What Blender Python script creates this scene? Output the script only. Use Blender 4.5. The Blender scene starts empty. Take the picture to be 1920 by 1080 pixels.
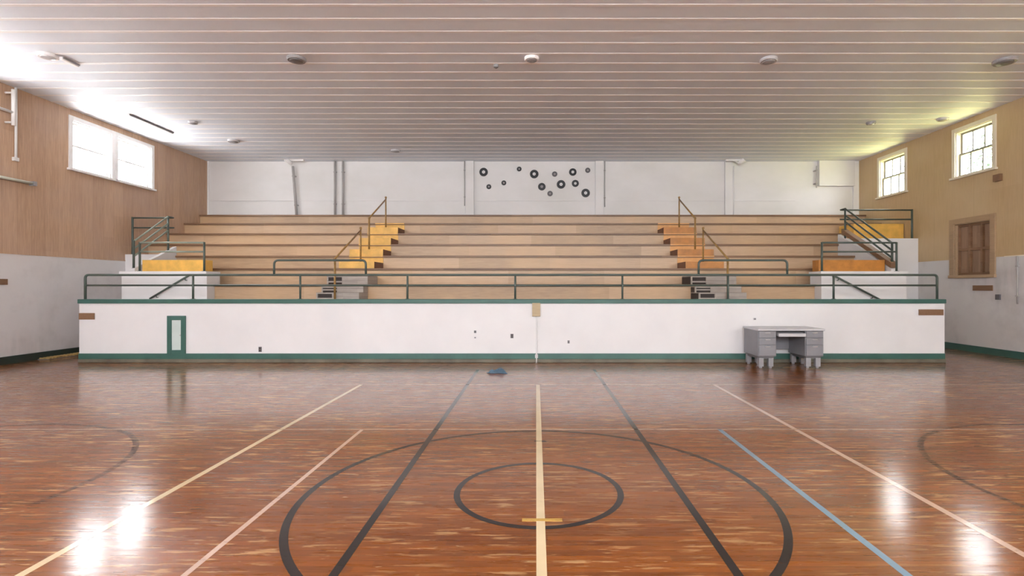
import bpy, bmesh, math, random
from mathutils import Vector, Matrix
random.seed(7)
PI = math.pi
sc = bpy.context.scene
COL = sc.collection

# ------------------------------------------------------------------ camera
F, H = 987.0, 1.51                 # focal length in pixels of a 1920 wide frame, eye height
VX, VY = 1005.0, 538.0             # where the court's long lines meet
cam = bpy.data.cameras.new('camera'); cam_o = bpy.data.objects.new('camera', cam); COL.objects.link(cam_o)
cam.sensor_width = 36; cam.lens = F / 1920 * 36
cam.shift_x = -(VX - 960) / 1920; cam.shift_y = -(540 - VY) / 1920
cam_o.location = (0, 0, H); cam_o.rotation_euler = (PI / 2, 0, 0)
cam.clip_start = 0.05; cam.clip_end = 400
sc.camera = cam_o

# ------------------------------------------------------------------ sky, sun, exposure
w = bpy.data.worlds.new('World'); sc.world = w; w.use_nodes = True
bg = w.node_tree.nodes['Background']
bg.inputs[0].default_value = (0.93, 0.96, 1.0, 1); bg.inputs[1].default_value = 11.0
sun = bpy.data.lights.new('sun', 'SUN'); so = bpy.data.objects.new('sun', sun); COL.objects.link(so)
sun.energy = 28; sun.angle = 0.01; sun.color = (1, 0.95, 0.86)
so.rotation_euler = (math.radians(-42), 0, 0)      # from beyond the windowless end wall
so.location = (0, 40, 40)
vs = sc.view_settings
vs.view_transform = 'Standard'; vs.look = 'None'; vs.gamma = 1; vs.use_curve_mapping = False
vs.exposure = 0.86

# ------------------------------------------------------------------ room numbers
XL, XR, YB, YF, ZC = -10.35, 10.15, 16.6, -5.0, H + 3.955
ZW = 2.17                            # top of the white dado
SX0, SX1, SY = -9.11, 8.15, 10.5     # platform front wall
DECK = 1.20
NY = [11.9 + .72 * k for k in range(7)]
NZ = [H + v for v in (.060, .4475, .792, 1.142, 1.503, 1.873, 2.219)]
LW = [(11.74, 12.82), (13.01, 14.15), (7.3, 8.38), (8.57, 9.71), (2.6, 3.68), (3.87, 5.0), (-2.2, -1.1), (-.9, .2)]  # all after the first two are unseen windows, added for daylight
RW = [(11.69, 12.73), (14.48, 15.53), (5.6, 6.65), (2.8, 3.85), (0, 1.05), (-2.8, -1.75)]  # the later entries are out of view, added to let daylight in
WZ0, WZ1 = H + 2.64, H + 3.72
for i, (a, b) in enumerate(LW):      # portals only guide the daylight sampling
    for_ = bpy.data.lights.new('window_portal', 'AREA'); o = bpy.data.objects.new('window_portal', for_); COL.objects.link(o)
    for_.shape = 'RECTANGLE'; for_.size = WZ1 - WZ0; for_.size_y = b - a; for_.cycles.is_portal = True
    o.location = (XL - .24, (a + b) / 2, (WZ0 + WZ1) / 2); o.rotation_euler = (0, -PI / 2, 0)
for i, (a, b) in enumerate(RW):
    for_ = bpy.data.lights.new('window_portal', 'AREA'); o = bpy.data.objects.new('window_portal', for_); COL.objects.link(o)
    for_.shape = 'RECTANGLE'; for_.size = WZ1 - WZ0; for_.size_y = b - a; for_.cycles.is_portal = True
    o.location = (XR + .24, (a + b) / 2, (WZ0 + WZ1) / 2); o.rotation_euler = (0, PI / 2, 0)
ADDED_REARW = [(-9.0, -6.2), (-5.2, -2.4), (-1.4, 1.4), (2.4, 5.2), (6.2, 9.0)]  # unseen rear windows, added to brighten the hall with daylight
RZ0, RZ1 = 2.6, 5.2
for a, b in ADDED_REARW:
    for_ = bpy.data.lights.new('window_portal', 'AREA'); o = bpy.data.objects.new('window_portal', for_); COL.objects.link(o)
    for_.shape = 'RECTANGLE'; for_.size = b - a; for_.size_y = RZ1 - RZ0; for_.cycles.is_portal = True
    o.location = ((a + b) / 2, YF - .24, (RZ0 + RZ1) / 2); o.rotation_euler = (PI / 2, 0, 0)

# ------------------------------------------------------------------ materials
class NT:
    def __init__(s, name):
        s.m = bpy.data.materials.new(name); s.m.use_nodes = True
        s.t = s.m.node_tree; s.n = s.t.nodes; s.b = s.n['Principled BSDF']; s.out = s.n['Material Output']
        s.tc = s.n.new('ShaderNodeTexCoord')
    def lk(s, a, b): s.t.links.new(a, b)
    def sep(s):
        q = s.n.new('ShaderNodeSeparateXYZ'); s.lk(s.tc.outputs['Object'], q.inputs[0]); return q.outputs
    def ma(s, op, a, b=None, c=None):
        q = s.n.new('ShaderNodeMath'); q.operation = op
        for i, v in enumerate((a, b, c)):
            if v is None: continue
            if isinstance(v, (int, float)): q.inputs[i].default_value = v
            else: s.lk(v, q.inputs[i])
        return q.outputs[0]
    def noise(s, scale=(1, 1, 1), sc_=1.0, det=3, rough=.55, off=(0, 0, 0)):
        mp = s.n.new('ShaderNodeMapping'); mp.inputs['Scale'].default_value = scale; mp.inputs['Location'].default_value = off
        s.lk(s.tc.outputs['Object'], mp.inputs[0])
        q = s.n.new('ShaderNodeTexNoise'); q.inputs['Scale'].default_value = sc_; q.inputs['Detail'].default_value = det
        q.inputs['Roughness'].default_value = rough
        s.lk(mp.outputs[0], q.inputs['Vector']); return q.outputs['Fac']
    def ramp(s, f, lo, hi, a=0., b=1.):
        q = s.n.new('ShaderNodeMapRange'); q.inputs[1].default_value = lo; q.inputs[2].default_value = hi
        q.inputs[3].default_value = a; q.inputs[4].default_value = b; q.clamp = True
        s.lk(f, q.inputs[0]); return q.outputs[0]
    def mix(s, f, a, b, mode='MIX'):
        q = s.n.new('ShaderNodeMixRGB'); q.blend_type = mode
        for i, v in enumerate((f, a, b)):
            if isinstance(v, (int, float)): q.inputs[i].default_value = v
            elif isinstance(v, tuple): q.inputs[i].default_value = (*v[:3], 1)
            else: s.lk(v, q.inputs[i])
        return q.outputs[0]
    def wn(s, a, b):
        c = s.n.new('ShaderNodeCombineXYZ'); s.lk(a, c.inputs[0])
        if b is not None: s.lk(b, c.inputs[1])
        q = s.n.new('ShaderNodeTexWhiteNoise'); q.noise_dimensions = '2D'; s.lk(c.outputs[0], q.inputs['Vector']); return q.outputs['Value']
    def bump(s, f, st=.2, d=.002):
        q = s.n.new('ShaderNodeBump'); q.inputs['Strength'].default_value = st; q.inputs['Distance'].default_value = d
        s.lk(f, q.inputs['Height']); s.lk(q.outputs[0], s.b.inputs['Normal'])
    def base(s, c):
        if isinstance(c, tuple): s.b.inputs['Base Color'].default_value = (*c, 1)
        else: s.lk(c, s.b.inputs['Base Color'])
    def rough(s, r):
        if isinstance(r, (int, float)): s.b.inputs['Roughness'].default_value = r
        else: s.lk(r, s.b.inputs['Roughness'])

def paint(name, col, rough=.5, var=.06, scale=2.5, metal=0., bump=0.):
    k = NT(name); f = k.noise(sc_=scale, det=4)
    k.base(k.mix(k.ramp(f, .3, .7), tuple(c * (1 - var) for c in col), tuple(min(1, c * (1 + var)) for c in col)))
    k.rough(rough); k.b.inputs['Metallic'].default_value = metal
    if bump: k.bump(k.noise(sc_=60), bump, .002)
    return k.m

def planked(name, aw, al, width, length, c1, c2, gap=.02, gapd=.55, grain=.18, rough=.5, blotch=None):
    k = NT(name); xyz = k.sep(); ax = 'XYZ'
    wv = k.ma('DIVIDE', xyz[ax.index(aw)], width); row = k.ma('FLOOR', wv)
    r0 = k.wn(row, None)
    lv = k.ma('ADD', k.ma('DIVIDE', xyz[ax.index(al)], length), k.ma('MULTIPLY', r0, 7.3)); colm = k.ma('FLOOR', lv)
    c = k.mix(k.wn(row, colm), c1, c2)
    scl = [14.] * 3; scl[ax.index(al)] = .9
    g = k.noise(tuple(scl), 3.0, 5, .65)
    c = k.mix(grain, c, k.mix(g, tuple(v * .25 for v in c1), tuple(min(1, v * 1.9) for v in c2)))
    if blotch:
        b = k.noise((.6, .6, .6), 1.0, 4); c = k.mix(k.ramp(b, .42, .68), c, k.mix(.55, c, blotch))
    if gap:
        m = k.ma('LESS_THAN', k.ma('FRACT', wv), gap); c = k.mix(k.ma('MULTIPLY', m, gapd), c, (c1[0] * .3, c1[1] * .3, c1[2] * .3))
    k.base(c); k.rough(rough); return k

M = {}
M['white'] = paint('white_paint', (.75, .728, .725), .55, .04, 1.2)
k = NT('dado_paint'); f = k.noise((1, .6, .7), 1.1, 5, .6); g = k.noise((1, 3, .5), 2.2, 3)
k.base(k.mix(k.ramp(f, .45, .72), (.70, .67, .66), k.mix(k.ramp(g, .35, .65), (.60, .545, .535), (.46, .44, .43)))); k.rough(.5); M['dado'] = k.m
k = NT('end_wall_paint'); f = k.noise((.5, 1, .8), 1.4, 4); k.base(k.mix(k.ramp(f, .35, .7), (.78, .755, .74), (.70, .68, .65))); k.rough(.55); M['endwall'] = k.m
M['panel_left'] = planked('brown_wall_panelling', 'Y', 'Z', .30, 4.0, (.42, .25, .155), (.56, .36, .235), .02, .35, .45, .5, (.50, .36, .29)).m
k = planked('tan_wall_panelling', 'Y', 'Z', 1.22, 2.44, (.50, .335, .175), (.58, .405, .225), .006, .3, .22, .5, (.62, .47, .30)); M['panel_right'] = k.m
M['ceil'] = paint('ceiling_paint', (.82, .86, .93), .6, .03, .6)
M['batten'] = paint('ceiling_batten_lit_white', (.93, .91, .91), .45, .02, 2)  # paler than the ceiling: the light caught by the battens, painted in
M['bleach'] = planked('bleacher_wood', 'Z', 'X', .36, 2.3, (.41, .25, .145), (.61, .405, .26), 0, 0, .35, .4, (.72, .46, .24)).m
M['nosing'] = planked('bleacher_edge_shade_wood', 'Z', 'X', .3, 2.6, (.14, .07, .035), (.24, .13, .065), 0, 0, .3, .4).m  # dark brown draws the shadow line under each overhanging edge
M['greyw'] = planked('worn_grey_step_wood', 'Z', 'X', .09, .5, (.30, .26, .23), (.44, .38, .33), .08, .5, .4, .6).m
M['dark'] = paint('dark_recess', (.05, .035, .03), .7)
M['yellow'] = paint('yellow_step_paint', (.80, .46, .10), .4, .16, 5)
M['amber'] = paint('amber_step_paint', (.74, .36, .105), .4, .14, 5)
M['amberd'] = paint('rust_orange_step_paint', (.50, .20, .035), .4, .2, 6)
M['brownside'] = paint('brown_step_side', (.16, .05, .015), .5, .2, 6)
M['green'] = paint('green_paint', (.045, .125, .10), .35, .12, 3)
M['railgreen'] = paint('green_rail_enamel', (.07, .092, .075), .35, .15, 4)
M['railpale'] = paint('worn_pale_green_rail', (.24, .28, .22), .35, .15, 4)
M['railyel'] = paint('worn_yellow_brown_rail', (.33, .185, .055), .4, .3, 8)
M['moulding'] = paint('grimy_base_moulding', (.14, .125, .09), .5, .3, 3)
M['brown'] = planked('brown_wood', 'Z', 'Y', .1, .8, (.19, .10, .05), (.27, .15, .08), 0, 0, .35, .5).m
M['tanwood'] = planked('tan_wood', 'Z', 'X', .1, .8, (.42, .32, .19), (.50, .38, .23), 0, 0, .3, .5).m
M['frame'] = paint('cream_window_paint', (.78, .70, .56), .45, .05)
M['frame_w'] = paint('white_window_paint', (.84, .82, .80), .45, .04)
M['sash'] = paint('grey_sash_paint', (.26, .25, .22), .45, .08)
M['boardframe'] = planked('boarded_window_frame', 'Z', 'Y', .5, 1, (.36, .24, .14), (.44, .30, .18), 0, 0, .3, .5).m
M['board'] = planked('boarded_window_panel', 'Y', 'Z', .15, 1, (.27, .165, .10), (.40, .26, .17), .03, .5, .45, .6).m
M['grey'] = paint('grey_steel', (.25, .245, .26), .4, .06, 4, .2)
M['greylt'] = paint('pale_grey_steel', (.55, .54, .56), .35, .05, 4, .2)
M['chrome'] = paint('worn_chrome', (.62, .60, .60), .3, .1, 8, .8)
M['black'] = paint('black_vinyl', (.02, .02, .022), .3, .1)
M['charcoal'] = paint('charcoal_vinyl', (.11, .10, .105), .35, .1)
M['label'] = paint('white_record_label', (.75, .73, .72), .5)
M['labelg'] = paint('grey_record_label', (.33, .30, .30), .5)
M['pipe'] = paint('grey_pipe_paint', (.42, .395, .38), .4, .05)
M['fixture'] = paint('grey_fixture', (.30, .29, .30), .45, .1)
M['fixdark'] = paint('dark_fixture', (.14, .13, .135), .45, .1)
M['blue'] = paint('blue_cloth', (.10, .17, .24), .8, .3, 18)
M['bark'] = paint('bark', (.14, .10, .07), .8, .3, 6)
M['leaf'] = paint('leaf', (.030, .052, .020), .6, .4, 1.5)
M['grass'] = paint('grass', (.44, .43, .14), .8, .15, .5)
M['gravel'] = paint('pale_bounce_gravel', (.80, .79, .80), .85, .1, .8)  # added ground, kept pale to bounce daylight up to the ceiling
k = NT('window_glass'); tr = k.n.new('ShaderNodeBsdfTransparent'); gl = k.n.new('ShaderNodeBsdfGlossy'); gl.inputs['Roughness'].default_value = .02
fr = k.n.new('ShaderNodeFresnel'); ge = k.n.new('ShaderNodeNewGeometry'); k.lk(k.ma('SUBTRACT', 1.45, k.ma('MULTIPLY', ge.outputs['Backfacing'], 1.45 - 1 / 1.45)), fr.inputs[0]); mx = k.n.new('ShaderNodeMixShader'); k.lk(fr.outputs[0], mx.inputs[0])
k.lk(tr.outputs[0], mx.inputs[1]); k.lk(gl.outputs[0], mx.inputs[2]); k.lk(mx.outputs[0], k.out.inputs[0]); M['glass'] = k.m

# varnished strip floor: narrow boards run across the hall
k = NT('varnished_strip_floor'); x, y, z = k.sep()
wv = k.ma('DIVIDE', y, .058); row = k.ma('FLOOR', wv)
lv = k.ma('ADD', k.ma('DIVIDE', x, 1.15), k.ma('MULTIPLY', k.wn(row, None), 9.1)); cl = k.ma('FLOOR', lv)
c = k.mix(k.wn(row, cl), (.135, .030, .0035), (.28, .074, .008))
g = k.noise((1.2, 22, 1), 3.0, 5, .7); c = k.mix(.30, c, k.mix(k.ramp(g, .25, .75), (.05, .010, .003), (.46, .15, .035)))
big = k.noise((.35, .35, 1), 1.0, 3); c = k.mix(k.ramp(big, .38, .66), c, k.mix(.4, c, (.30, .10, .015)))
side = k.ramp(k.ma('ADD', k.ma('ABSOLUTE', k.ma('ADD', x, -.8)), k.ma('MULTIPLY', k.noise((1, 1, 1), .6, 2), 2.)), 2.2, 6.0)
w1 = k.noise((1.5, 15, 1), 1.9, 4, .6); w2 = k.noise((.8, 1.6, 1), 1.1, 3, .6, (5, 2, 0))
wear = k.ma('MULTIPLY', k.ramp(w1, .56, .60), k.ramp(w2, .42, .55))
c = k.mix(k.ma('MULTIPLY', wear, k.ma('ADD', .45, k.ma('MULTIPLY', side, .4))), c, (.72, .44, .20))
vo = k.noise((6, 22, 1), 1.6, 2, .5, (3, 9, 0)); c = k.mix(k.ramp(vo, .70, .76, 0, .65), c, (.62, .40, .22))
gp = k.ma('LESS_THAN', k.ma('FRACT', wv), .05); c = k.mix(k.ma('MULTIPLY', gp, .55), c, (.05, .015, .006))
k.base(c)
sc1 = k.noise((2, 16, 1), 2.0, 4)
k.rough(k.ma('ADD', k.ramp(sc1, .35, .7, .24, .38), k.ma('MULTIPLY', wear, .2)))
k.b.inputs['IOR'].default_value = 1.15
k.b.inputs['Coat Weight'].default_value = 1.; k.b.inputs['Coat Roughness'].default_value = .15; k.b.inputs['Coat IOR'].default_value = 1.46
hb = k.ma('ADD', k.ma('MULTIPLY', k.noise((1.0, 9, 1), 1.6, 3), 1.0), k.ma('MULTIPLY', gp, -.15))
q = k.n.new('ShaderNodeBump'); q.inputs['Strength'].default_value = .42; q.inputs['Distance'].default_value = .0022
k.lk(hb, q.inputs['Height']); k.lk(q.outputs[0], k.b.inputs['Normal']); k.lk(q.outputs[0], k.b.inputs['Coat Normal'])
M['floor'] = k.m

def line_paint(name, col, lo=.30, hi=.42, a=.95, sc_=(2, 14, 1)):
    k = NT(name); f = k.noise(sc_, 5.0, 4, .7); c = k.noise(sc_=3.)
    k.base(k.mix(k.ramp(c, .3, .7), tuple(v * .85 for v in col), col)); k.rough(.28); k.b.inputs['IOR'].default_value = 1.15; k.b.inputs['Coat Weight'].default_value = 1.; k.b.inputs['Coat Roughness'].default_value = .11; k.b.inputs['Coat IOR'].default_value = 1.46
    k.lk(k.ramp(f, lo, hi, 0, a), k.b.inputs['Alpha']); return k.m
M['l_cream'] = line_paint('cream_line_paint', (.86, .68, .42), .24, .34, .95)
M['l_pink'] = line_paint('pale_pink_line_paint', (.80, .55, .42), .28, .40, .85)
M['l_thin'] = line_paint('faded_thin_line_paint', (.74, .50, .36), .36, .52, .75)
M['l_black'] = line_paint('black_line_paint', (.028, .02, .018), .26, .38, .93)
M['l_fade'] = line_paint('faded_black_line_paint', (.05, .045, .05), .42, .56, .75)
M['l_blue'] = line_paint('blue_line_paint', (.22, .34, .46), .22, .34, .95)
M['l_yel'] = line_paint('yellow_mark_paint', (.72, .42, .09), .32, .46, .9)

# ------------------------------------------------------------------ mesh helpers
class MB:
    def __init__(s): s.v = []; s.f = []; s.mi = []; s.sm = []
    def quad(s, pts, mi=0, sm=False):
        b = len(s.v); s.v += [tuple(p) for p in pts]; s.f.append(tuple(range(b, b + len(pts)))); s.mi.append(mi); s.sm.append(sm)
    def box(s, x0, x1, y0, y1, z0, z1, mi=0):
        x0, x1 = sorted((x0, x1)); y0, y1 = sorted((y0, y1)); z0, z1 = sorted((z0, z1))
        b = len(s.v); s.v += [(x, y, z) for z in (z0, z1) for y in (y0, y1) for x in (x0, x1)]
        for f in ((0, 2, 3, 1), (4, 5, 7, 6), (0, 1, 5, 4), (2, 6, 7, 3), (0, 4, 6, 2), (1, 3, 7, 5)):
            s.f.append(tuple(b + i for i in f)); s.mi.append(mi); s.sm.append(False)
        return s
    def prism(s, prof, a0, a1, axis='X', mi=0):
        """profile of 2d points extruded along an axis; X: (y,z), Y: (x,z), Z: (x,y)"""
        def P(p, a): return (a, p[0], p[1]) if axis == 'X' else ((p[0], a, p[1]) if axis == 'Y' else (p[0], p[1], a))
        n = len(prof); b = len(s.v); s.v += [P(p, a0) for p in prof] + [P(p, a1) for p in prof]
        s.f += [tuple(b + i for i in range(n))[::-1], tuple(b + n + i for i in range(n))]
        s.f += [(b + i, b + (i + 1) % n, b + n + (i + 1) % n, b + n + i) for i in range(n)]
        s.mi += [mi] * (n + 2); s.sm += [False] * (n + 2); return s
    def tube(s, pts, r, seg=10, fil=0., mi=0, r1=None):
        P = [Vector(p) for p in pts]
        if fil:
            Q = [P[0]]
            for i in range(1, len(P) - 1):
                a = (P[i - 1] - P[i]).normalized(); c = (P[i + 1] - P[i]).normalized()
                for j in range(7):
                    t = j / 6; Q.append(P[i] + a * fil * (1 - t) ** 2 + c * fil * t ** 2)
            P = Q + [P[-1]]
        n = len(P); b = len(s.v); up = None
        for i, p in enumerate(P):
            d = (P[min(i + 1, n - 1)] - P[max(i - 1, 0)]).normalized()
            if up is None: up = d.orthogonal().normalized()
            u = (up - d * up.dot(d)).normalized(); up = u; v = d.cross(u)
            rr = r if r1 is None else r + (r1 - r) * i / (n - 1)
            for j in range(seg):
                a = 2 * PI * j / seg; s.v.append(tuple(p + (u * math.cos(a) + v * math.sin(a)) * rr))
        for i in range(n - 1):
            for j in range(seg):
                s.f.append((b + i * seg + j, b + i * seg + (j + 1) % seg, b + (i + 1) * seg + (j + 1) % seg, b + (i + 1) * seg + j)); s.mi.append(mi); s.sm.append(True)
        s.f += [tuple(b + j for j in range(seg))[::-1], tuple(b + (n - 1) * seg + j for j in range(seg))]; s.mi += [mi] * 2; s.sm += [False] * 2
        return s
    def lathe(s, prof, c, axis='Z', seg=28, mi=0):
        """prof: list of (radius, offset along axis)"""
        b = len(s.v); n = len(prof)
        for r, h in prof:
            for j in range(seg):
                a = 2 * PI * j / seg; u, v = r * math.cos(a), r * math.sin(a)
                p = (u, v, h) if axis == 'Z' else ((u, h, v) if axis == 'Y' else (h, u, v))
                s.v.append((c[0] + p[0], c[1] + p[1], c[2] + p[2]))
        for i in range(n - 1):
            for j in range(seg):
                s.f.append((b + i * seg + j, b + i * seg + (j + 1) % seg, b + (i + 1) * seg + (j + 1) % seg, b + (i + 1) * seg + j)); s.mi.append(mi); s.sm.append(False)
        s.f += [tuple(b + j for j in range(seg))[::-1], tuple(b + (n - 1) * seg + j for j in range(seg))]; s.mi += [mi] * 2; s.sm += [False] * 2
        return s
    def build(s, name, mats, parent=None, origin=None, bevel=0.):
        me = bpy.data.meshes.new(name)
        o0 = Vector(origin) if origin else (root_loc(parent) if parent else Vector((0, 0, 0)))
        me.from_pydata([tuple(Vector(v) - o0) for v in s.v], [], s.f); me.validate(verbose=False)
        bm = bmesh.new(); bm.from_mesh(me)
        if len(bm.faces) == len(s.f):
            bm.faces.ensure_lookup_table()
            for i, f in enumerate(bm.faces): f.material_index = s.mi[i]; f.smooth = s.sm[i]
        bmesh.ops.recalc_face_normals(bm, faces=bm.faces[:]); bm.to_mesh(me); bm.free()
        for m in (mats if isinstance(mats, (list, tuple)) else [mats]): me.materials.append(M[m] if isinstance(m, str) else m)
        o = bpy.data.objects.new(name, me); COL.objects.link(o)
        if parent: o.parent = parent
        elif origin: o.location = o0
        if bevel:
            md = o.modifiers.new('Bevel', 'BEVEL'); md.width = bevel; md.segments = 2; md.limit_method = 'ANGLE'; md.angle_limit = .7
        return o
def root_loc(o):
    v = Vector((0, 0, 0))
    while o: v += Vector(o.location); o = o.parent
    return v
def thing(name, label, cat, loc=(0, 0, 0), group=None):
    o = bpy.data.objects.new(name, None); o.empty_display_size = .1; COL.objects.link(o); o.location = loc
    return tag(o, label, cat, group)
def tag(o, label, cat, group=None):
    o['label'] = label; o['category'] = cat
    if group: o['group'] = group
    return o
def struct(o, label=None, cat=None):
    o['kind'] = 'structure'
    if label: o['label'] = label; o['category'] = cat
    return o
def box(x0, x1, y0, y1, z0, z1): return MB().box(x0, x1, y0, y1, z0, z1)
def px(x, Y): return (x - VX) * Y / F          # measured column at depth Y
def pz(y, Y): return H + (VY - y) * Y / F

# ------------------------------------------------------------------ room shell
fl = struct(box(XL - .2, XR + .2, YF - .2, YB + .2, -.12, 0).build('floor', 'floor'), 'glossy red-brown strip wood court floor with worn painted lines', 'floor')

def walled(x0, x1, ys, ye, zs, ze, holes, cut, axis='Y'):
    """slab between x0 and x1 with rectangular holes (a,b,z0,z1); material 0 below 'cut', 1 above"""
    A = sorted({ys, ye, *[h[0] for h in holes], *[h[1] for h in holes]})
    Z = sorted({zs, ze, cut, *[h[2] for h in holes], *[h[3] for h in holes]})
    mb = MB()
    for j in range(len(Z) - 1):
        run = None
        for i in range(len(A) - 1):
            ca, cz = (A[i] + A[i + 1]) / 2, (Z[j] + Z[j + 1]) / 2
            hole = any(h[0] < ca < h[1] and h[2] < cz < h[3] for h in holes)
            if hole:
                if run is not None: add(mb, axis, x0, x1, run, A[i], Z[j], Z[j + 1], int(cz > cut)); run = None
            elif run is None: run = A[i]
        if run is not None: add(mb, axis, x0, x1, run, A[-1], Z[j], Z[j + 1], int(cz > cut))
    return mb
def add(mb, axis, x0, x1, a, b, z0, z1, mi):
    if axis == 'Y': mb.box(x0, x1, a, b, z0, z1, mi)
    else: mb.box(a, b, x0, x1, z0, z1, mi)

BW = (11.74, 12.76, H + .28, H + 1.50)           # boarded window opening
T = .22
wl = struct(walled(XL - T, XL, YF - T, YB + T, 0, ZC, [(a, b, WZ0, WZ1) for a, b in LW], ZW).build('wall_left', ['dado', 'panel_left']),
            'left side wall, brown wood panelling above a white painted lower half', 'wall')
wr = struct(walled(XR, XR + T, YF - T, YB + T, 0, ZC, [(a, b, WZ0, WZ1) for a, b in RW] + [BW], ZW).build('wall_right', ['dado', 'panel_right']),
            'right side wall, tan plywood panelling above a white painted lower half', 'wall')
wb = struct(box(XL, XR, YB, YB + T, 0, ZC).build('wall_back', 'endwall'), 'white painted end wall above the top row of the bleachers', 'wall')
struct(walled(YF - T, YF, XL, XR, 0, ZC, [(a, b, RZ0, RZ1) for a, b in ADDED_REARW], ZW, 'X').build('wall_rear', ['dado', 'white']), 'white wall behind the viewer', 'wall')
mb = box(XL - T, XR + T, YF - T, YB + T, ZC, ZC + .2)
yy = 7.39 - .386 * 32
while yy < YB - .05:
    if yy > YF + .05: mb.prism([(yy - .036, ZC + .001), (yy - .028, ZC - .005), (yy + .028, ZC - .005), (yy + .036, ZC + .001)], XL, XR, 'X', 1)
    yy += .386
struct(mb.build('ceiling', ['ceil', 'batten']), 'white ceiling crossed by narrow raised battens', 'ceiling')
# window frames in the side walls
def window(n, side, a, b, cols, fm):
    x = XL if side < 0 else XR; s = 1 if side < 0 else -1       # s points into the room
    root = bpy.data.objects.new('window_%d' % n, None); COL.objects.link(root); root.location = (x, (a + b) / 2, WZ0); root['kind'] = 'structure'
    cw, d = .095, .028
    c = MB(); c.box(x, x + s * d, a - cw, a, WZ0 - .02, WZ1 + cw); c.box(x, x + s * d, b, b + cw, WZ0 - .02, WZ1 + cw); c.box(x, x + s * d, a, b, WZ1, WZ1 + cw)
    for q in ((a, a + .02, WZ0, WZ1), (b - .02, b, WZ0, WZ1), (a, b, WZ1 - .02, WZ1)): c.box(x, x - s * .2, *q)
    c.build('window_casing', fm, root, bevel=.004)
    box(x - s * .2, x + s * .07, a - cw - .03, b + cw + .03, WZ0 - .05, WZ0).build('window_sill', fm, root, bevel=.006)
    zm = (WZ0 + WZ1) / 2
    for q, (z0, z1) in enumerate(((WZ0, zm + .02), (zm - .02, WZ1 - .02))):
        xs = x - s * (.07 if q == 0 else .115); S = MB(); y0, y1 = a + .02, b - .02
        S.box(xs, xs - s * .035, y0, y0 + .045, z0, z1); S.box(xs, xs - s * .035, y1 - .045, y1, z0, z1)
        S.box(xs, xs - s * .035, y0 + .045, y1 - .045, z0, z0 + .045); S.box(xs, xs - s * .035, y0 + .045, y1 - .045, z1 - .04, z1)
        for i in range(1, cols):
            yc = y0 + (y1 - y0) * i / cols; S.box(xs - s * .005, xs - s * .03, yc - .016, yc + .016, z0 + .045, z1 - .04)
        so_ = S.build('window_sash', 'sash' if side > 0 else 'frame_w', root)
        box(xs - s * .016, xs - s * .020, y0 + .04, y1 - .04, z0 + .04, z1 - .035).build('window_glass', 'glass', so_)
    return root
n = 0
for a, b in LW: n += 1; window(n, -1, a, b, 1, 'frame_w')
for a, b in RW: n += 1; window(n, 1, a, b, 3, 'frame')
for a, b in ADDED_REARW:
    n += 1; f = MB(); y = YF
    for i in range(5): xx = a + (b - a) * i / 4; f.box(xx - .03, xx + .03, y - .14, y - .09, RZ0, RZ1)
    for i in range(4): zz = RZ0 + (RZ1 - RZ0) * i / 3; f.box(a, b, y - .14, y - .09, zz - .03, zz + .03)
    struct(f.build('window_%d' % n, 'frame_w'))
# white trims in the far corners, skirting
struct(box(XR - .17, XR, YB - .06, YB, NZ[6], ZC).build('trim_1', 'frame_w')); struct(box(XL, XL + .06, YB - .03, YB, NZ[6], ZC).build('trim_2', 'frame_w'))
struct(box(XL, XL + .03, YF, 13.34, 0, .15).build('baseboard_left', paint('black_green_base', (.018, .035, .028), .4)), 'dark green-black baseboard along the left wall', 'baseboard')
struct(box(XR - .03, XR, YF, 14.06, 0, .15).build('baseboard_right', 'green'), 'green baseboard along the right wall', 'baseboard')
struct(box(XR - .012, XR, 10.2, 11.4, ZW - .012, ZW + .01).build('trim_3', 'frame')); 
# cover strip between dado and panelling, both sides
struct(box(XL, XL + .008, YF, YB, ZW - .012, ZW + .012).build('trim_4', 'panel_left'))

# ------------------------------------------------------------------ court markings (paint on the floor)
def strip(name, pts, w_, mat, z=.0012):
    (x0, y0), (x1, y1) = pts; d = Vector((x1 - x0, y1 - y0)).normalized(); nx, ny = -d.y * w_ / 2, d.x * w_ / 2
    return MB().prism([(x0 - nx, y0 - ny), (x1 - nx, y1 - ny), (x1 + nx, y1 + ny), (x0 + nx, y0 + ny)], .0002, z, 'Z').build(name, mat, fl)
def ring(name, cx, cy, r, w_, mat, a0=0, a1=360, z=.0009):
    m_ = MB(); N = max(8, int((a1 - a0) / 3))
    for i in range(N):
        a, b = math.radians(a0 + (a1 - a0) * i / N), math.radians(a0 + (a1 - a0) * (i + 1) / N)
        P = lambda rr, t: (cx + rr * math.cos(t), cy + rr * math.sin(t), z)
        m_.quad([P(r - w_ / 2, a), P(r + w_ / 2, a), P(r + w_ / 2, b), P(r - w_ / 2, b)])
    return m_.build(name, mat, fl)
strip('court_line', ((.03, -4), (.03, 8.12)), .056, 'l_cream', .0016)['label'] = 'cream centre line of the court'
strip('court_line', ((-1.06, -4), (-1.06, 9.6)), .052, 'l_black')['label'] = 'black line left of the centre line'
strip('court_line', ((1.06, -4), (1.06, 9.6)), .052, 'l_black')['label'] = 'black line right of the centre line'
strip('court_line', ((-2.70, -4), (-2.70, 8.12)), .050, 'l_cream')['label'] = 'cream long line on the left'
strip('court_line', ((2.75, -4), (2.75, 8.12)), .050, 'l_pink')['label'] = 'pale pink long line on the right'
strip('court_line', ((-1.84, -4), (-1.84, 5.56)), .036, 'l_pink')['label'] = 'thin pale pink line on the left'
strip('court_line', ((1.945, -4), (1.945, 5.60)), .048, 'l_blue')['label'] = 'blue line on the right'
strip('court_line', ((XL + .1, 8.14), (XR - .1, 8.14)), .055, 'l_thin')['label'] = 'faded cross line nearest the bleachers'
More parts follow.
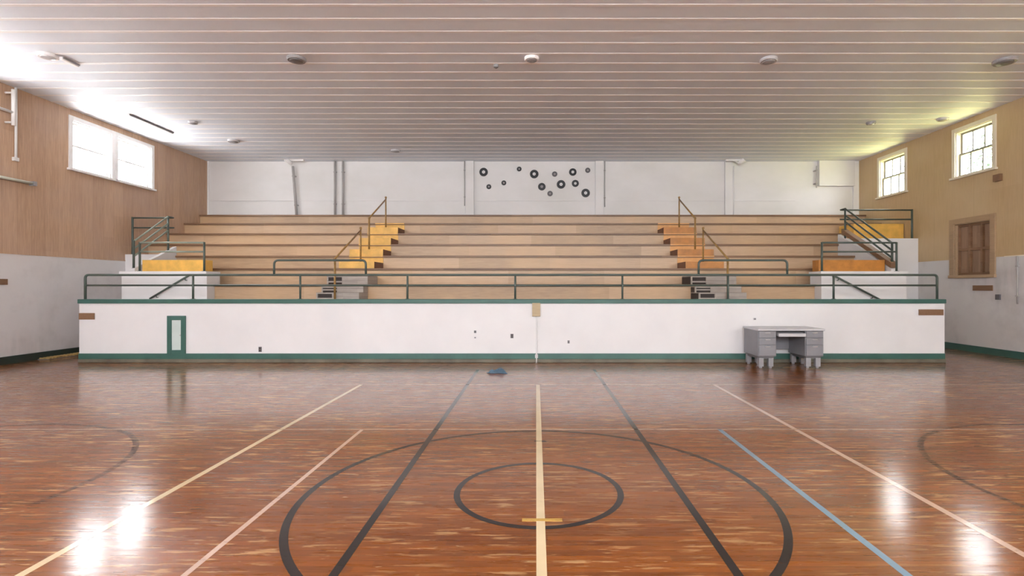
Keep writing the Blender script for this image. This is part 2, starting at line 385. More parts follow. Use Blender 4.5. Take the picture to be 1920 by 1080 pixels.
strip('court_line', ((XL + .1, 5.58), (XR - .1, 5.58)), .030, 'l_thin')['label'] = 'thin faded cross line nearer the viewer'
ring('centre_circle', .02, 3.90, .60, .046, 'l_black'); ring('outer_circle', 0.0, 3.85, 1.665, .050, 'l_black')
ring('key_circle', -5.3, 3.95, 1.83, .05, 'l_fade', -10, 120); ring('key_circle', 5.15, 3.95, 1.83, .05, 'l_fade', 70, 200)
strip('centre_mark', ((-.09, 3.41), (.17, 3.41)), .04, 'l_yel', .0019); strip('centre_mark', ((-.02, 5.15), (.10, 5.15)), .04, 'l_fade', .0019)

# ------------------------------------------------------------------ platform front (a white wall with green cap and skirting)
mb = box(SX0, SX1, SY, SY + .14, 0, 1.18)
mb.box(SX0, SX0 + .12, SY + .14, NY[2], 0, DECK - .05); mb.box(SX1 - .12, SX1, SY + .14, NY[3], 0, DECK - .05)
mb.box(XL, SX0 + .12, NY[2] + .01, NY[2] + .09, 0, NZ[2] - .06); mb.box(SX1 - .12, XR, NY[3] + .01, NY[3] + .09, 0, NZ[3] - .06)
ws = struct(mb.build('wall_stage', 'white'), 'long low white wall along the front of the raised walkway', 'wall')
box(SX0 - .02, SX1 + .02, SY - .025, SY + .20, 1.18, 1.265).build('wall_cap', 'green', ws, bevel=.008)
box(SX0, SX1, SY - .022, SY, .075, .185).build('skirting_board', 'green', ws, bevel=.004)
box(SX0, SX1, SY - .04, SY, 0, .075).build('shoe_moulding', 'moulding', ws, bevel=.012)
struct(box(SX0 + .12, SX1 - .12, SY + .14, NY[2], DECK - .05, DECK).build('floor_walkway', 'greyw'), 'walkway floor behind the low wall', 'floor')
# wing blocks at each end
def wing(name, x0, x1, side, label):
    m_ = MB(); m_.box(x0, x1, 11.62, 12.10, DECK, H + .30); m_.box(x0 - .03, x1 + .01, 11.58, 12.10, H + .285, H + .345)
    return struct(m_.build(name, 'white', bevel=.004), label, 'wall')
wing('wall_end_left', px(228, 11.62), px(388, 11.62), -1, 'low white block at the left end of the bleachers')
wing('wall_end_right', px(1540, 11.62), px(1700, 11.62), 1, 'low white block at the right end of the bleachers')

# ------------------------------------------------------------------ bleachers
BX0, BX1 = -7.27, 6.30
bl = thing('bleachers', 'seven rows of wide stepped wooden bleachers with painted aisle steps', 'bleachers', (0, NY[0], DECK))
ends = [(BX0, BX1), (SX0, SX1 - .1), (XL, SX1), (XL, XR), (XL, XR), (XL, XR), (XL, XR)]
for q in range(7):
    x0, x1 = ends[q]; zb = DECK if q < 2 else NZ[q - 1] - .02
    y1 = NY[q + 1] + .03 if q < 6 else YB
    m_ = MB().box(x0, x1, NY[q], NY[q] + .03, zb, NZ[q] - .050, 0)
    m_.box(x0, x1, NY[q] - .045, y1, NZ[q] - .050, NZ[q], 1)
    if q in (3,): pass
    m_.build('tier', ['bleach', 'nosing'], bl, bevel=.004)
def aisle(xa, xb, mats, side, inner):
    for q in range(1, 5):                                  # half steps standing on tread q against riser q+1
        h = (NZ[q + 1] - NZ[q]) * .46
        m_ = MB().box(xa, xb, NY[q] - .02, NY[q + 1], NZ[q], NZ[q] + h)
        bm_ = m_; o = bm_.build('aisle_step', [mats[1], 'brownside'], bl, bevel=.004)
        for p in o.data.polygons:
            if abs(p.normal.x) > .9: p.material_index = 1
        box(xa, xb, NY[q + 1] - .012, NY[q + 1] + .0, NZ[q] + h, NZ[q + 1] - .036).build('painted_riser', mats[0], bl)
        box(xa, xb, NY[q + 1] - .052, NY[q + 1] - .045, NZ[q + 1] - .03, NZ[q + 1] - .002).build('painted_edge', mats[0], bl)
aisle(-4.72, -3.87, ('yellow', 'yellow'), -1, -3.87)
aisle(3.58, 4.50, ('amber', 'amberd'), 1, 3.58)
def lower_steps(xa, xb):
    d = .34
    for (y0, y1, z0, z1) in ((NY[0] - .02, NY[1], NZ[0], NZ[0] + .19), (11.30, NY[0], DECK, DECK + .19), (11.58, NY[0], DECK + .19, NZ[0] - .05)):
        m_ = MB().box(xa + d, xb, y0, y1, z0, z1, 0).box(xa, xa + d, y0 + .05, y1, z0, z1 - .02, 1)  # dark box inside the slats stands in for the shaded open gap
        m_.box(xa, xa + d, y0, y1, z1 - .03, z1, 0).box(xa, xa + .03, y0, y0 + .05, z0, z1 - .03, 0).box(xa + .03, xa + d, y0, y0 + .03, z0 + .04, z0 + .075, 0)
        m_.build('aisle_step', ['greyw', 'dark'], bl)['label'] = 'worn grey lower step'
lower_steps(-4.72, -3.80); lower_steps(3.50, 4.52)
# painted end steps
box(-9.05, -7.60, 12.10, 12.38, H + .345, H + .62).build('end_step', 'yellow', bl, bevel=.006)
box(6.50, 8.02, 12.10, 12.38, H + .345, H + .62).build('end_step', 'amberd', bl, bevel=.006)
box(8.75, XR - .02, 14.5, NY[5] - .3, NZ[3], H + 1.74).build('end_step', 'yellow', bl, bevel=.006)
# sloping white parapets with a board on top
def parapet(x0, x1, ya, yb, za, zb, name, label):
    m_ = MB().prism([(ya, DECK), (yb, DECK), (yb, zb), (ya, za)], x0, x1, 'X')
    return struct(m_.build(name, 'white'), label, 'wall')
parapet(8.06, 8.15, 11.95, NY[3], H + .42, H + 1.40, 'wall_parapet_right', 'sloping white parapet beside the right end steps')
parapet(-9.20, -9.11, 11.95, NY[2], H + .42, H + 1.02, 'wall_parapet_left', 'sloping white parapet beside the left end steps')
box(SX1 - .0, XR, NY[3] - .08, NY[3] - .05, .0, H + 1.29).build('parapet_board', 'white', bl)
box(XL, SX0 - .09, NY[2] - .08, NY[2] - .05, .0, NZ[2] + .03).build('parapet_board', 'white', bl)
bd = MB().prism([(11.92, H + .43), (13.85, H + 1.42), (13.85, H + 1.53), (11.92, H + .55)], 8.03, 8.18, 'X').build('sloping_rail_board', 'brown', None, origin=(8.1, 11.92, H + .43), bevel=.006)
tag(bd, 'brown wooden board capping the sloping parapet at the right end of the bleachers', 'rail')

# ------------------------------------------------------------------ railings
GY = 10.6
ra = thing('guard_railing', 'long green pipe guard railing on top of the low white wall', 'railing', (0, GY, 1.265))
xl, xr_, zt, zm_ = px(160, GY), px(1757, GY), pz(515.5, GY), pz(535, GY)
MB().tube([(xl, GY, 1.262), (xl, GY, zt), (xr_, GY, zt), (xr_, GY, 1.262)], .024, 10, .07).build('top_rail', 'railgreen', ra)
MB().tube([(xl, GY, zm_), (xr_, GY, zm_)], .019).build('mid_rail', 'railgreen', ra)
for x in (362, 563, 764, 966, 1167, 1365, 1563):
    X = px(x, GY); MB().tube([(X, GY, 1.262), (X, GY, zt)], .021).lathe([(.045, 0), (.045, .008)], (X, GY, 1.264), 'Z', 16).build('post', 'railgreen', ra)
for xa, xb in ((514, 686), (1310, 1476)):
    A, B, zh = px(xa, GY), px(xb, GY), pz(488, GY)
    MB().tube([(A, GY, zt), (A, GY, zh), (B, GY, zh), (B, GY, zt)], .022, 10, .09).build('raised_rail', 'railgreen', ra)
def aisle_rail(X, pa, pb, label, top=.0):
    (ya, za, ta), (yb, zb, tb) = pa, pb
    r = thing('aisle_handrail', label, 'handrail', (X, ya, za))
    MB().tube([(X, ya, za), (X, ya, ta)], .023).lathe([(.05, 0), (.05, .01)], (X, ya, za), 'Z', 14).build('post', 'railyel', r)
    MB().tube([(X, yb, zb), (X, yb, tb + .06)], .023, r1=.018).lathe([(.05, 0), (.05, .01)], (X, yb, zb), 'Z', 14).build('post', 'railyel', r)
    MB().tube([(X, ya, ta), (X, yb, tb)], .021).build('sloping_rail', 'railyel', r)
    MB().lathe([(.03, -.02), (.032, 0), (.02, .022)], (X, yb, tb + .06), 'Z', 12).build('end_cap', 'railyel', r)
    MB().lathe([(.028, -.02), (.03, 0), (.02, .02)], (X, ya, ta), 'Z', 12).build('end_cap', 'railyel', r)
sth = (NZ[2] - NZ[1]) * .46
for X, s in ((-4.28, 'left'), (4.08, 'right')):
    aisle_rail(X, (11.2, DECK, pz(485, 11.2)), (12.85, NZ[1] + sth, pz(432, 12.85)), 'worn pipe handrail on the lower steps of the %s aisle' % s)
    aisle_rail(X, (13.25, NZ[1] + sth, pz(409, 13.25)) if False else (13.50, NZ[2] + (NZ[3] - NZ[2]) * .46, pz(409, 13.5)), (15.0, NZ[4] + (NZ[5] - NZ[4]) * .46, pz(374, 15.0)), 'worn pipe handrail on the upper steps of the %s aisle' % s)
def end_rail(side, Yf, x0, x1, label):
    y = 11.72; zb = H + .345; z1, z2 = pz(455, y), pz(472, y)
    r = thing('landing_railing', label, 'railing', ((x0 + x1) / 2, y, zb))
    MB().tube([(x0, y, z1), (x1, y, z1)], .021).build('top_rail', 'railpale' if side < 0 else 'railgreen', r)
    MB().tube([(x0, y, z2), (x1, y, z2)], .019).build('mid_rail', 'railpale' if side < 0 else 'railgreen', r)
    for x in (x0, x1): MB().tube([(x, y, zb), (x, y, z1 + .01)], .023).lathe([(.05, 0), (.05, .01)], (x, y, zb), 'Z', 14).build('post', 'railgreen', r)
end_rail(-1, 0, px(262, 11.72), px(383, 11.72), 'pale green two bar railing above the yellow step at the left end')
end_rail(1, 0, px(1541, 11.72), px(1681, 11.72), 'dark green two bar railing above the orange step at the right end')
def stair_rail(X, ya, za, yb, zb, Xw, yc, base_f, base_c, label, m1):
    """sloping bars up the end steps, then level bars across to the side wall"""
    r = thing('stair_railing', label, 'railing', (X, ya, base_f))
    for j, dz in enumerate((0, -.17, -.34)):
        MB().tube([(X, ya, za + dz), (X, yb, zb + dz)], .021).build('sloping_rail', m1, r)
    MB().tube([(X, ya, base_f), (X, ya, za + .02)], .025).build('post', 'railgreen', r)
    MB().tube([(X, yb, base_c), (X, yb, zb + .02)], .025).build('post', 'railgreen', r)
    zt_ = zb
    MB().tube([(X, yb, zt_), (X, yc, zt_), (Xw, yc, zt_)], .021, 10, .04).build('top_rail', 'railgreen', r)
    MB().tube([(X, yc, zt_ - .25), (Xw, yc, zt_ - .25)], .021).build('mid_rail', 'railgreen', r)
    MB().tube([(Xw, yc, base_c), (Xw, yc, zt_ + .02)], .027).build('post', 'railgreen', r)
stair_rail(-9.155, 11.98, pz(452, 11.9), 13.10, pz(408, 13.25), -10.2, 13.31, H + .43, NZ[2], 'green pipe railing climbing to the left wall above the dado', 'railpale')
stair_rail(8.105, 11.98, pz(455, 11.9), 13.80, pz(393, 13.95), 10.02, 14.03, H + .43, NZ[3], 'green pipe railing climbing to the right wall below the windows', 'railgreen')
def grab(xa, ya_, xb, yb_, label):
    Y = 11.54; P, Q = (px(xa, Y), Y, pz(ya_, Y)), (px(xb, Y), Y, pz(yb_, Y))
    r = thing('wall_handrail', label, 'handrail', P)
    MB().tube([P, Q], .022).build('sloping_rail', 'railgreen', r)
    for t in (.12, .85):
        p = Vector(P).lerp(Vector(Q), t); MB().tube([p, (p.x, Y + .03, p.z - .05), (p.x, 11.625, p.z - .05)], .009, 8).build('bracket', 'railgreen', r)
grab(355, 516, 281, 560, 'sloping green handrail on the white block at the left end')
grab(1562, 516, 1650, 562, 'sloping green handrail on the white block at the right end')

# ------------------------------------------------------------------ things on the platform wall
def plate(x0, x1, y0, y1, mat, label, cat, name, d=.02, Y=SY):
    o = box(px(x0, Y), px(x1, Y), Y - d, Y, pz(y1, Y), pz(y0, Y)).build(name, mat, None, origin=(px((x0 + x1) / 2, Y), Y, pz(y1, Y)), bevel=.003)
    return tag(o, label, cat)
plate(149, 178, 587, 599, 'brown', 'brown wooden block at the left end of the low white wall', 'board', 'wooden_block')
plate(1722, 1768, 580, 591, 'brown', 'brown wooden board at the right end of the low white wall', 'board', 'wooden_block')
plate(998, 1013, 568, 593, 'tanwood', 'tan wooden block under the green cap in the middle of the white wall', 'board', 'wooden_block', .05)
cd = thing('conduit', 'thin white conduit running down the middle of the low white wall', 'pipe', (px(1006, SY), SY - .02, .0))
X = px(1006, SY); MB().tube([(X, SY - .055, .0), (X, SY - .055, .2), (X, SY - .014, .26), (X, SY - .014, pz(593, SY))], .013, 8).build('pipe', 'white', cd)
box(X - .03, X + .03, SY - .06, SY - .04, .10, .17).build('bracket', 'greylt', cd)
# small green framed access door
ad = thing('access_hatch', 'narrow pale hatch in a green frame in the left part of the low white wall', 'hatch', (px(332, SY), SY, .1))
x0, x1, z0, z1 = px(315, SY), px(349, SY), pz(664, SY), pz(592, SY)
MB().box(x0, x0 + .085, SY - .035, SY, z0, z1).box(x1 - .085, x1, SY - .035, SY, z0, z1).box(x0 + .085, x1 - .085, SY - .035, SY, z1 - .085, z1).box(x0 + .085, x1 - .085, SY - .035, SY, z0, z0 + .085).build('frame', 'green', ad, bevel=.004)
box(x0 + .085, x1 - .085, SY - .014, SY, z0 + .085, z1 - .085).build('door_panel', paint('pale_hatch', (.58, .66, .62), .4), ad)
MB().lathe([(.012, 0), (.016, -.012), (.010, -.02)], (x1 - .105, SY - .014, (z0 + z1) / 2), 'Y', 12).build('knob', 'chrome', ad)
def outlet(x, y, w_, h_, m, label, Y=SY, name='wall_outlet'):
    X, Z = px(x, Y), pz(y, Y); t = thing(name, label, 'outlet', (X, Y, Z))
    box(X - w_ / 2, X + w_ / 2, Y - .012, Y, Z - h_ / 2, Z + h_ / 2).build('cover_plate', m, t, bevel=.002)
    for q in (.22, -.22): box(X - w_ * .22, X + w_ * .22, Y - .016, Y - .011, Z + h_ * (q - .14), Z + h_ * (q + .14)).build('socket', 'dark', t)
outlet(488, 655, .06, .10, 'fixdark', 'dark outlet low on the white wall to the right of the green hatch')
outlet(891, 622, .05, .05, 'fixture', 'upper small grey outlet left of the middle of the low white wall')
outlet(891, 633, .045, .03, 'greylt', 'pale outlet just under the small grey one on the low white wall')
outlet(960, 630, .06, .085, 'fixdark', 'black outlet on the low white wall just left of the conduit')
outlet(1066, 641, .045, .06, 'fixture', 'small grey outlet on the low white wall right of the conduit')
outlet(1415, 598, .06, .04, 'greylt', 'pale outlet on the white wall above the left end of the desk')

# ------------------------------------------------------------------ steel desk
DX0, DX1, DY0, DY1, DZ = px(1422, 9.75), px(1545, 9.75), 9.75, 10.42, .735
dk = thing('desk', 'grey steel office desk with a kneehole standing against the low white wall', 'desk', ((DX0 + DX1) / 2, (DY0 + DY1) / 2, 0))
box(DX0 - .015, DX1 + .015, DY0 - .02, DY1 + .02, DZ - .04, DZ).build('desktop', 'greylt', dk, bevel=.01)
pw = .34
for q, (a, b) in enumerate(((DX0, DX0 + pw), (DX1 - pw, DX1))):
    p_ = box(a, b, DY0 + .02, DY1, .22, DZ - .04).build('pedestal', 'grey', dk, bevel=.006)
    for z0, z1 in ((.235, .43), (.44, .56), (.57, DZ - .05)):
        d_ = box(a + .012, b - .012, DY0, DY0 + .022, z0, z1).build('drawer', 'grey', dk, bevel=.004)
        box((a + b) / 2 - .05, (a + b) / 2 + .05, DY0 - .015, DY0, z1 - .035, z1 - .02).build('handle', 'chrome', d_, bevel=.003)
    box(a + .03, b - .03, DY0 + .05, DY1 - .03, .17, .22).build('plinth', 'fixdark', dk)
    for lx in (a + .065, b - .095):
        for ly in (DY0 + .06, DY1 - .06):
            MB().prism([(lx - .045, ly - .04), (lx + .045, ly - .04), (lx + .045, ly + .04), (lx - .045, ly + .04)], .03, .19, 'Z').lathe([(.028, 0), (.028, .03)], (lx, ly, 0), 'Z', 14).build('leg', 'fixture', dk, bevel=.004)
m_ = MB().box(DX0 + pw, DX1 - pw, DY1 - .02, DY1, .28, DZ - .04).build('modesty_panel', 'grey', dk)
a, b = DX0 + pw + .015, DX1 - pw - .015
MB().prism([(DY0 - .05, DZ - .145), (DY0 + .42, DZ - .09), (DY0 + .42, DZ - .045), (DY0 - .05, DZ - .085)], a, b, 'X').build('centre_drawer', 'greylt', dk, bevel=.005)

# ------------------------------------------------------------------ blue cloth on the floor
random.seed(3)
def cloth(cx, cy, lx, ly, hh, rot):
    m_ = MB(); nx, ny = 22, 12; P = {}
    for i in range(nx + 1):
        for j in range(ny + 1):
            u, v = i / nx - .5, j / ny - .5
            e = (1 - abs(2 * u) ** 3) * (1 - abs(2 * v) ** 3)
            z = .004 + hh * e * (.35 + .3 * math.sin(9 * u + 5 * v) + .35 * abs(math.sin(13 * v + 4 * u + 1)) * (1 - u))
            x = u * lx * (1 + .2 * math.sin(6 * v)); y = v * ly * (1 - .8 * (u + .5)) + .03 * math.sin(8 * u)
            P[i, j] = (cx + x * math.cos(rot) - y * math.sin(rot), cy + x * math.sin(rot) + y * math.cos(rot), max(.002, z))
    for i in range(nx):
        for j in range(ny): m_.quad([P[i, j], P[i + 1, j], P[i + 1, j + 1], P[i, j + 1]], 0, True)
    return m_
cx, cy = px(934, 9.25), 9.25
o = cloth(cx, cy, .34, .30, .09, -.55).build('crumpled_cloth', 'blue', None, origin=(cx, cy, 0)); tag(o, 'crumpled blue cloth lying on the floor in front of the white wall', 'cloth')
sm = o.modifiers.new('Solidify', 'SOLIDIFY'); sm.thickness = .004

# ------------------------------------------------------------------ side wall fittings
def wallbox(X, s, Y0, Y1, Z0, Z1, d, mat, name, label, cat):
    return tag(box(X, X + s * d, Y0, Y1, Z0, Z1).build(name, mat, None, origin=(X, (Y0 + Y1) / 2, Z0), bevel=.003), label, cat)
def yr(x): return XR * F / (x - VX)
def yl(x): return -XL * F / (VX - x)
def zr(x, y): return H + (VY - y) * yr(x) / F
def zl(x, y): return H + (VY - y) * yl(x) / F
wallbox(XR, -1, yr(1862), yr(1825), zr(1843, 545), zr(1843, 535), .02, 'brown', 'wooden_board', 'brown wooden board on the right wall under the boarded window', 'board')
wallbox(XR, -1, yr(1877), yr(1869), zr(1873, 562), zr(1873, 552), .04, 'fixdark', 'switch_box', 'small dark switch box on the white part of the right wall', 'switch')
wallbox(XR, -1, yr(1880), yr(1867), zr(1873, 340), zr(1873, 327), .07, M['brown'], 'junction_box', 'brown box on the tan wall below the near right window', 'box')
wallbox(XL, 1, yl(-14), yl(13), zl(6, 534), zl(6, 523), .02, 'brown', 'wooden_board', 'brown wooden board on the white part of the left wall', 'board')
t = thing('conduit', 'grey conduit standing upright on the white part of the right wall', 'pipe', (XR - .015, yr(1909), zr(1909, 570)))
MB().tube([(XR - .015, yr(1909), zr(1909, 570)), (XR - .015, yr(1909), zr(1909, 480))], .014, 8).build('pipe', 'pipe', t)
for q in (499, 555): box(XR, XR - .03, yr(1909) - .04, yr(1909) + .04, zr(1909, q + 1), zr(1909, q - 1)).build('clip', 'pipe', t)
# boarded window
bw = thing('boarded_window', 'boarded window in a brown wooden frame low on the right wall', 'window', (XR, (BW[0] + BW[1]) / 2, BW[2]))
a, b, z0, z1 = BW; cw = .13
MB().box(XR, XR - .035, a - cw, a, z0 - .02, z1 + cw).box(XR, XR - .035, b, b + cw, z0 - .02, z1 + cw).box(XR, XR - .035, a, b, z1, z1 + cw).build('casing', 'boardframe', bw, bevel=.004)
box(XR + .1, XR - .06, a - cw - .01, b + cw + .01, z0 - .07, z0).build('sill', 'boardframe', bw, bevel=.006)
box(XR + .13, XR + .16, a, b, z0, z1).build('board_panel', 'board', bw)
MB().box(XR, XR + .13, a, a + .015, z0, z1).box(XR, XR + .13, b - .015, b, z0, z1).box(XR, XR + .13, a + .015, b - .015, z1 - .015, z1).build('jamb', 'boardframe', bw)
m_ = MB(); zc = (z0 + z1) / 2
for i in range(4): yy = a + (b - a) * i / 3; m_.box(XR + .07, XR + .13, max(a, yy - .028), min(b, yy + .028), z0, z1)
for zz in (z0 + .03, zc, z1 - .03): m_.box(XR + .075, XR + .13, a, b, zz - .03, zz + .03)
m_.build('sash', 'brown', bw, bevel=.003)
# tube bracket and pipes high on the left wall
t = thing('wall_bracket', 'white ladder shaped metal frame high on the left wall', 'bracket', (XL, yl(10), zl(10, 235)))
Y = yl(10); Z0, Z1 = zl(10, 235), zl(10, 168)
MB().tube([(XL + .16, Y, Z0), (XL + .16, Y, Z1)], .035, 10).build('upright', 'frame_w', t)
MB().tube([(XL + .16, Y, (Z0 + Z1) / 2 - .1), (XL + .16, Y - .9, (Z0 + Z1) / 2 - .1)], .026, 10).build('crossbar', 'frame_w', t)
for q in (Z1 - .06, Z0 + .06): MB().tube([(XL, Y, q), (XL + .16, Y, q)], .02, 8).build('standoff', 'frame_w', t)
t = thing('conduit', 'white conduit dropping from the ceiling on the left wall', 'pipe', (XL + .03, yl(27), zl(27, 300)))
MB().tube([(XL + .03, yl(27), zl(27, 300)), (XL + .03, yl(27), ZC)], .022, 8).build('pipe', 'frame_w', t)
MB().box(XL, XL + .05, yl(27) - .05, yl(27) + .05, zl(27, 300) - .02, zl(27, 300) + .05).build('clip', 'frame_w', t)
t = thing('wall_lamp', 'pale tube lamp lying along the brown left wall', 'lamp', (XL, yl(20), zl(58, 342)))
Z = zl(40, 341); MB().tube([(XL + .07, yl(-40), Z + .0), (XL + .07, yl(56), Z)], .028, 12).build('tube', paint('pale_tube', (.60, .62, .52), .35), t)
box(XL, XL + .04, yl(-30), yl(50), Z - .02, Z + .02).build('mounting_strip', 'fixture', t)
box(XL, XL + .11, yl(54), yl(60), Z - .045, Z + .045).build('holder', 'fixture', t, bevel=.004)
# dark grille with yellow edge at the foot of the left wall
t = thing('floor_grille', 'low dark grille with rusty yellow bars at the foot of the left wall', 'grille', (XL + .12, 11.6, 0))
box(XL + .03, XL + .26, 10.9, 12.9, .001, .012).build('tray', 'fixdark', t)
m_ = MB()
for i in range(25): m_.box(XL + .035, XL + .255, 10.93 + i * .08, 10.96 + i * .08, .012, .04)
m_.build('bars', paint('rusty_yellow', (.34, .23, .08), .6, .5, 9), t)

# ------------------------------------------------------------------ end wall: pilasters, pipes, records
for q, (xa, xb) in enumerate(((874, 889), (1116, 1131), (1358, 1372))):
    struct(box(px(xa, YB), px(xb, YB), YB - .09, YB, NZ[6], ZC).build('trim_%d' % (5 + q), 'endwall', bevel=.004))
struct(MB().box(XL + .06, px(874, YB), YB - .018, YB, pz(377, YB), pz(374.5, YB)).build('trim_8', 'endwall'))
struct(MB().box(px(889, YB), px(1116, YB), YB - .018, YB, pz(377, YB), pz(374.5, YB)).build('trim_9', 'endwall'))
struct(MB().box(px(1131, YB), px(1358, YB), YB - .018, YB, pz(377, YB), pz(374.5, YB)).build('trim_10', 'endwall'))
struct(MB().box(px(1372, YB), px(1490, YB), YB - .018, YB, pz(377, YB), pz(374.5, YB)).build('trim_11', 'endwall'))
struct(box(px(1532, YB), XR - .17, YB - .14, YB, pz(350, YB), ZC).build('trim_12', 'endwall', bevel=.004), 'white boxed-in soffit in the top right corner of the end wall', 'trim')
def wpipe(xa, xb, y0, y1, r, label, m='pipe', d=.05):
    Y = YB - d; P, Q = (px(xb, Y), Y, pz(y1, Y)), (px(xa, Y), Y, pz(y0, Y))
    t = thing('wall_pipe', label, 'pipe', P)
    MB().tube([P, Q], r, 10).build('pipe', m, t)
    for u in (.2, .8):
        p = Vector(P).lerp(Vector(Q), u); box(p.x - r - .015, p.x + r + .015, Y - .004, YB, p.z - .015, p.z + .015).build('clip', m, t)
top = VY - (ZC - H) * F / (YB - .05) + .3
wpipe(628, 628, top, 402.5, .034, 'left one of two close grey pipes on the end wall')
wpipe(643, 643, top, 402.5, .034, 'right one of two close grey pipes on the end wall')
wpipe(549, 556, 312, 402.5, .04, 'slightly leaning grey pipe on the left part of the end wall', 'pipe', .09)
wpipe(1375.5, 1374, 311, 402.5, .03, 'pale pipe beside the right pilaster of the end wall', 'white', .06)
wpipe(871, 871, top, 386, .012, 'thin conduit left of the records on the end wall', 'pipe', .03)
wpipe(1134, 1134, top, 388, .012, 'thin conduit right of the records on the end wall', 'pipe', .03)
wpipe(1531, 1531, 311, 352, .014, 'short thin conduit beside the soffit in the end wall corner', 'pipe', .16)
recs = [(906.8, 322.7, 8, 1, 'large black record at the far left of the group on the end wall'),
        (916.6, 350.2, 4.6, 0, 'small dark record below the far left large one'),
        (944.7, 343, 4.6, 0, 'small dark record second from the left, between the large ones'),
        (973.5, 317, 4.4, 0, 'small dark record highest on the wall, left of the middle'),
        (1001.6, 326.5, 8, 1, 'large black record near the top in the middle of the group'),
        (1015.9, 350.2, 7, 0, 'medium black record with a grey label below the middle large one'),
        (1031.3, 363, 5, 2, 'small grey record lowest in the middle of the group'),
        (1040, 326.5, 5, 2, 'small grey record just right of the upper middle large one'),
        (1052, 345.8, 8, 1, 'large black record with a white label in the centre right'),
        (1074, 322.7, 7, 1, 'medium black record near the top right with a pale label'),
        (1078.7, 344, 6.6, 1, 'medium black record right of the centre right large one'),
        (1098, 362, 8, 1, 'large black record at the lower right end of the group'),
        (1102, 319.4, 4.8, 2, 'small grey record at the upper right end of the group')]
for x, y, r, kk, lab in recs:
    Y = YB; R = r * Y / F; X, Z = px(x, Y), pz(y, Y)
    t = thing('vinyl_record', lab, 'record', (X, Y, Z), 'records on the end wall')
    mm = 'charcoal' if kk == 2 else 'black'
    MB().lathe([(R, 0), (R, -.012), (R * .93, -.016), (R * .92, -.013), (R * .55, -.013), (R * .5, -.016), (R * .36, -.014)], (X, Y, Z), 'Y', 36).build('disc', mm, t)
    MB().lathe([(R * .38, -.012), (R * .36, -.020), (R * .10, -.020)], (X, Y, Z), 'Y', 24).build('label', 'label' if kk == 1 else 'labelg', t)
    MB().lathe([(R * .09, -.012), (R * .08, -.022)], (X, Y, Z), 'Y', 12).build('spindle_hole', 'black', t)

# ------------------------------------------------------------------ ceiling fittings
def cx_(x, y): Y = (ZC - H) * F / (VY - y); return (x - VX) * Y / F, Y
def disc_light(x, y, r, m1, m2, label):
    X, Y = cx_(x, y); t = thing('ceiling_light_mount', label, 'ceiling light', (X, Y, ZC))
    MB().lathe([(r * 1.05, 0), (r * 1.05, -.03), (r * .95, -.05), (r * .8, -.045)], (X, Y, ZC), 'Z', 28).build('rim', m1, t)
    MB().lathe([(r * .78, -.02), (r * .7, -.058), (r * .3, -.07)], (X, Y, ZC), 'Z', 24).build('socket_plate', m2, t)
disc_light(556, 109, .15, 'fixture', 'fixdark', 'dark round light mount on the ceiling left of the middle')
disc_light(997, 108, .12, 'batten', 'fixture', 'white round light mount in the middle of the ceiling')
disc_light(1441, 111, .14, 'greylt', 'fixture', 'grey round light mount on the ceiling right of the middle')
disc_light(1884, 113, .17, 'fixture', 'fixdark', 'dark round light mount on the ceiling at the far right')
disc_light(90, 103, .14, 'batten', 'greylt', 'white round light mount on the ceiling at the far left')
disc_light(362, 228, .10, 'greylt', 'fixture', 'small round mount on the ceiling by the left windows')
disc_light(1633, 229, .10, 'fixture', 'greylt', 'small round mount on the ceiling to the left of the right windows')
disc_light(438, 263, .14, 'greylt', 'fixture', 'small grey round mount on the ceiling near the left end of the end wall')
disc_light(742, 281, .13, 'greylt', 'fixture', 'small round mount on the ceiling above the left aisle')
disc_light(1768, 222, .12, 'greylt', 'labelg', 'small round mount on the ceiling close to the near right window')
disc_light(930, 121, .045, 'fixture', 'fixdark', 'tiny round fitting on the ceiling left of the middle light mount')
def stripf(x0, y0, x1, y1, w_, label, m='fixture'):
    X0, Y0 = cx_(x0, y0); X1, Y1 = cx_(x1, y1); X0 = X1 = (X0 + X1) / 2
    t = thing('ceiling_track', label, 'ceiling light', (X0, Y0, ZC))
    MB().box(X0 - w_, X0 + w_, Y0, Y1, ZC - .05, ZC).build('housing', 'batten', t, bevel=.004)
    MB().box(X0 + w_, X0 + w_ + .02, Y0, Y1, ZC - .03, ZC).build('edge_strip', m, t)
stripf(238, 213, 320, 248, .06, 'long strip fixture on the ceiling beside the left windows', 'fixdark')
stripf(113, 106, 146, 121, .03, 'short strip fixture on the ceiling at the far left')
def spot(x, X2, label):
    Y = YB - .25; X = px(x, Y); t = thing('spotlight', label, 'spotlight', (X, Y, ZC))
    MB().box(X - .3, X + .3, Y - .05, Y + .05, ZC - .05, ZC).build('mount_plate', 'frame_w', t, bevel=.006)
    MB().tube([(X, Y, ZC - .05), (X + X2 * .5, Y, ZC - .10)], .02, 8).build('arm', 'frame_w', t)
    MB().tube([(X + X2 * .4, Y, ZC - .13), (X + X2, Y - .12, ZC - .02)], .045, 14, r1=.085).build('lamp_head', 'frame_w', t)
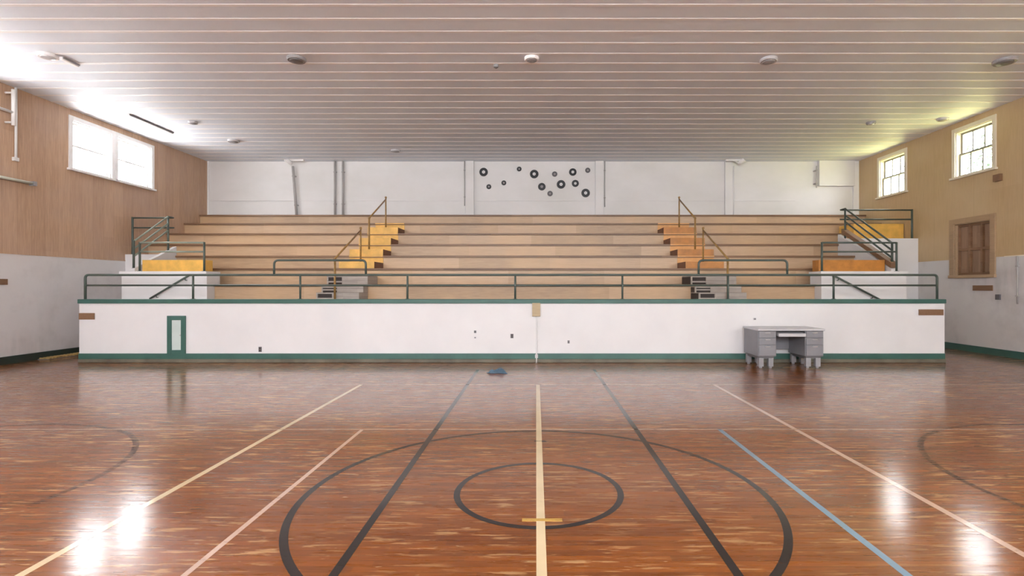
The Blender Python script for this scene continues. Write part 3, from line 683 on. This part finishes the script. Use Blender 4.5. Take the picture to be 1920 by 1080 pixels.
spot(552, -.2, 'white spotlight where the ceiling meets the left part of the end wall')
spot(1378, .25, 'white spotlight where the ceiling meets the right part of the end wall')

# ------------------------------------------------------------------ outside
struct(MB().box(XR + T, 70, -30, 70, -.35, -.3).build('ground_right', 'grass'), 'sunlit grass outside the right windows', 'grass')
struct(MB().box(-70, XL - T, -30, 70, -.35, -.3).build('ground_left', 'gravel'), 'pale ground added outside the left windows to bounce daylight in', 'ground')
struct(MB().box(XL - T, XR + T, -30, YF - T, -.35, -.3).build('ground_rear', 'gravel'), 'pale ground added outside the unseen rear windows to bounce daylight in', 'ground')
def tree(x, y, h, r, n_, seed, label):
    random.seed(seed); t = thing('tree', label, 'tree', (x, y, -.3), 'trees outside the right windows')
    tr = MB().tube([(x, y, -.3), (x + .1, y, h * .45), (x - .1, y + .1, h * .8)], .17, 10, r1=.06)
    for i in range(9):
        a = random.uniform(0, 2 * PI); z = h * random.uniform(.4, .7)
        tr.tube([(x, y, z), (x + math.cos(a) * r * .7, y + math.sin(a) * r * .7, z + r * .5)], .06, 6, r1=.015)
    tr.build('trunk', 'bark', t)
    m_ = MB(); cl = [(Vector((random.gauss(0, .5), random.gauss(0, .5), random.uniform(-.8, .9))) * r, r * random.uniform(.22, .4)) for _ in range(26)]
    for i in range(n_):
        c, rr = random.choice(cl); d = Vector((random.gauss(0, 1), random.gauss(0, 1), random.gauss(0, 1))).normalized() * rr * random.random() ** .4
        p = Vector((x, y, h * .72)) + c + d; s_ = random.uniform(.07, .13)
        u = Vector((random.gauss(0, 1), random.gauss(0, 1), random.gauss(0, .6))).normalized(); v = u.orthogonal().normalized()
        m_.quad([p - u * s_, p + v * s_ * .5, p + u * s_, p - v * s_ * .5])
    m_.build('foliage', 'leaf', t)
tree(18.2, 21.0, 7.4, 2.4, 3200, 1, 'leafy tree seen through the near right window')
tree(14.6, 25.6, 7.6, 2.1, 3200, 2, 'leafy tree seen through the far right window')
tree(24.5, 27.5, 9.2, 2.8, 3200, 5, 'taller leafy tree standing behind the one in the near right window')
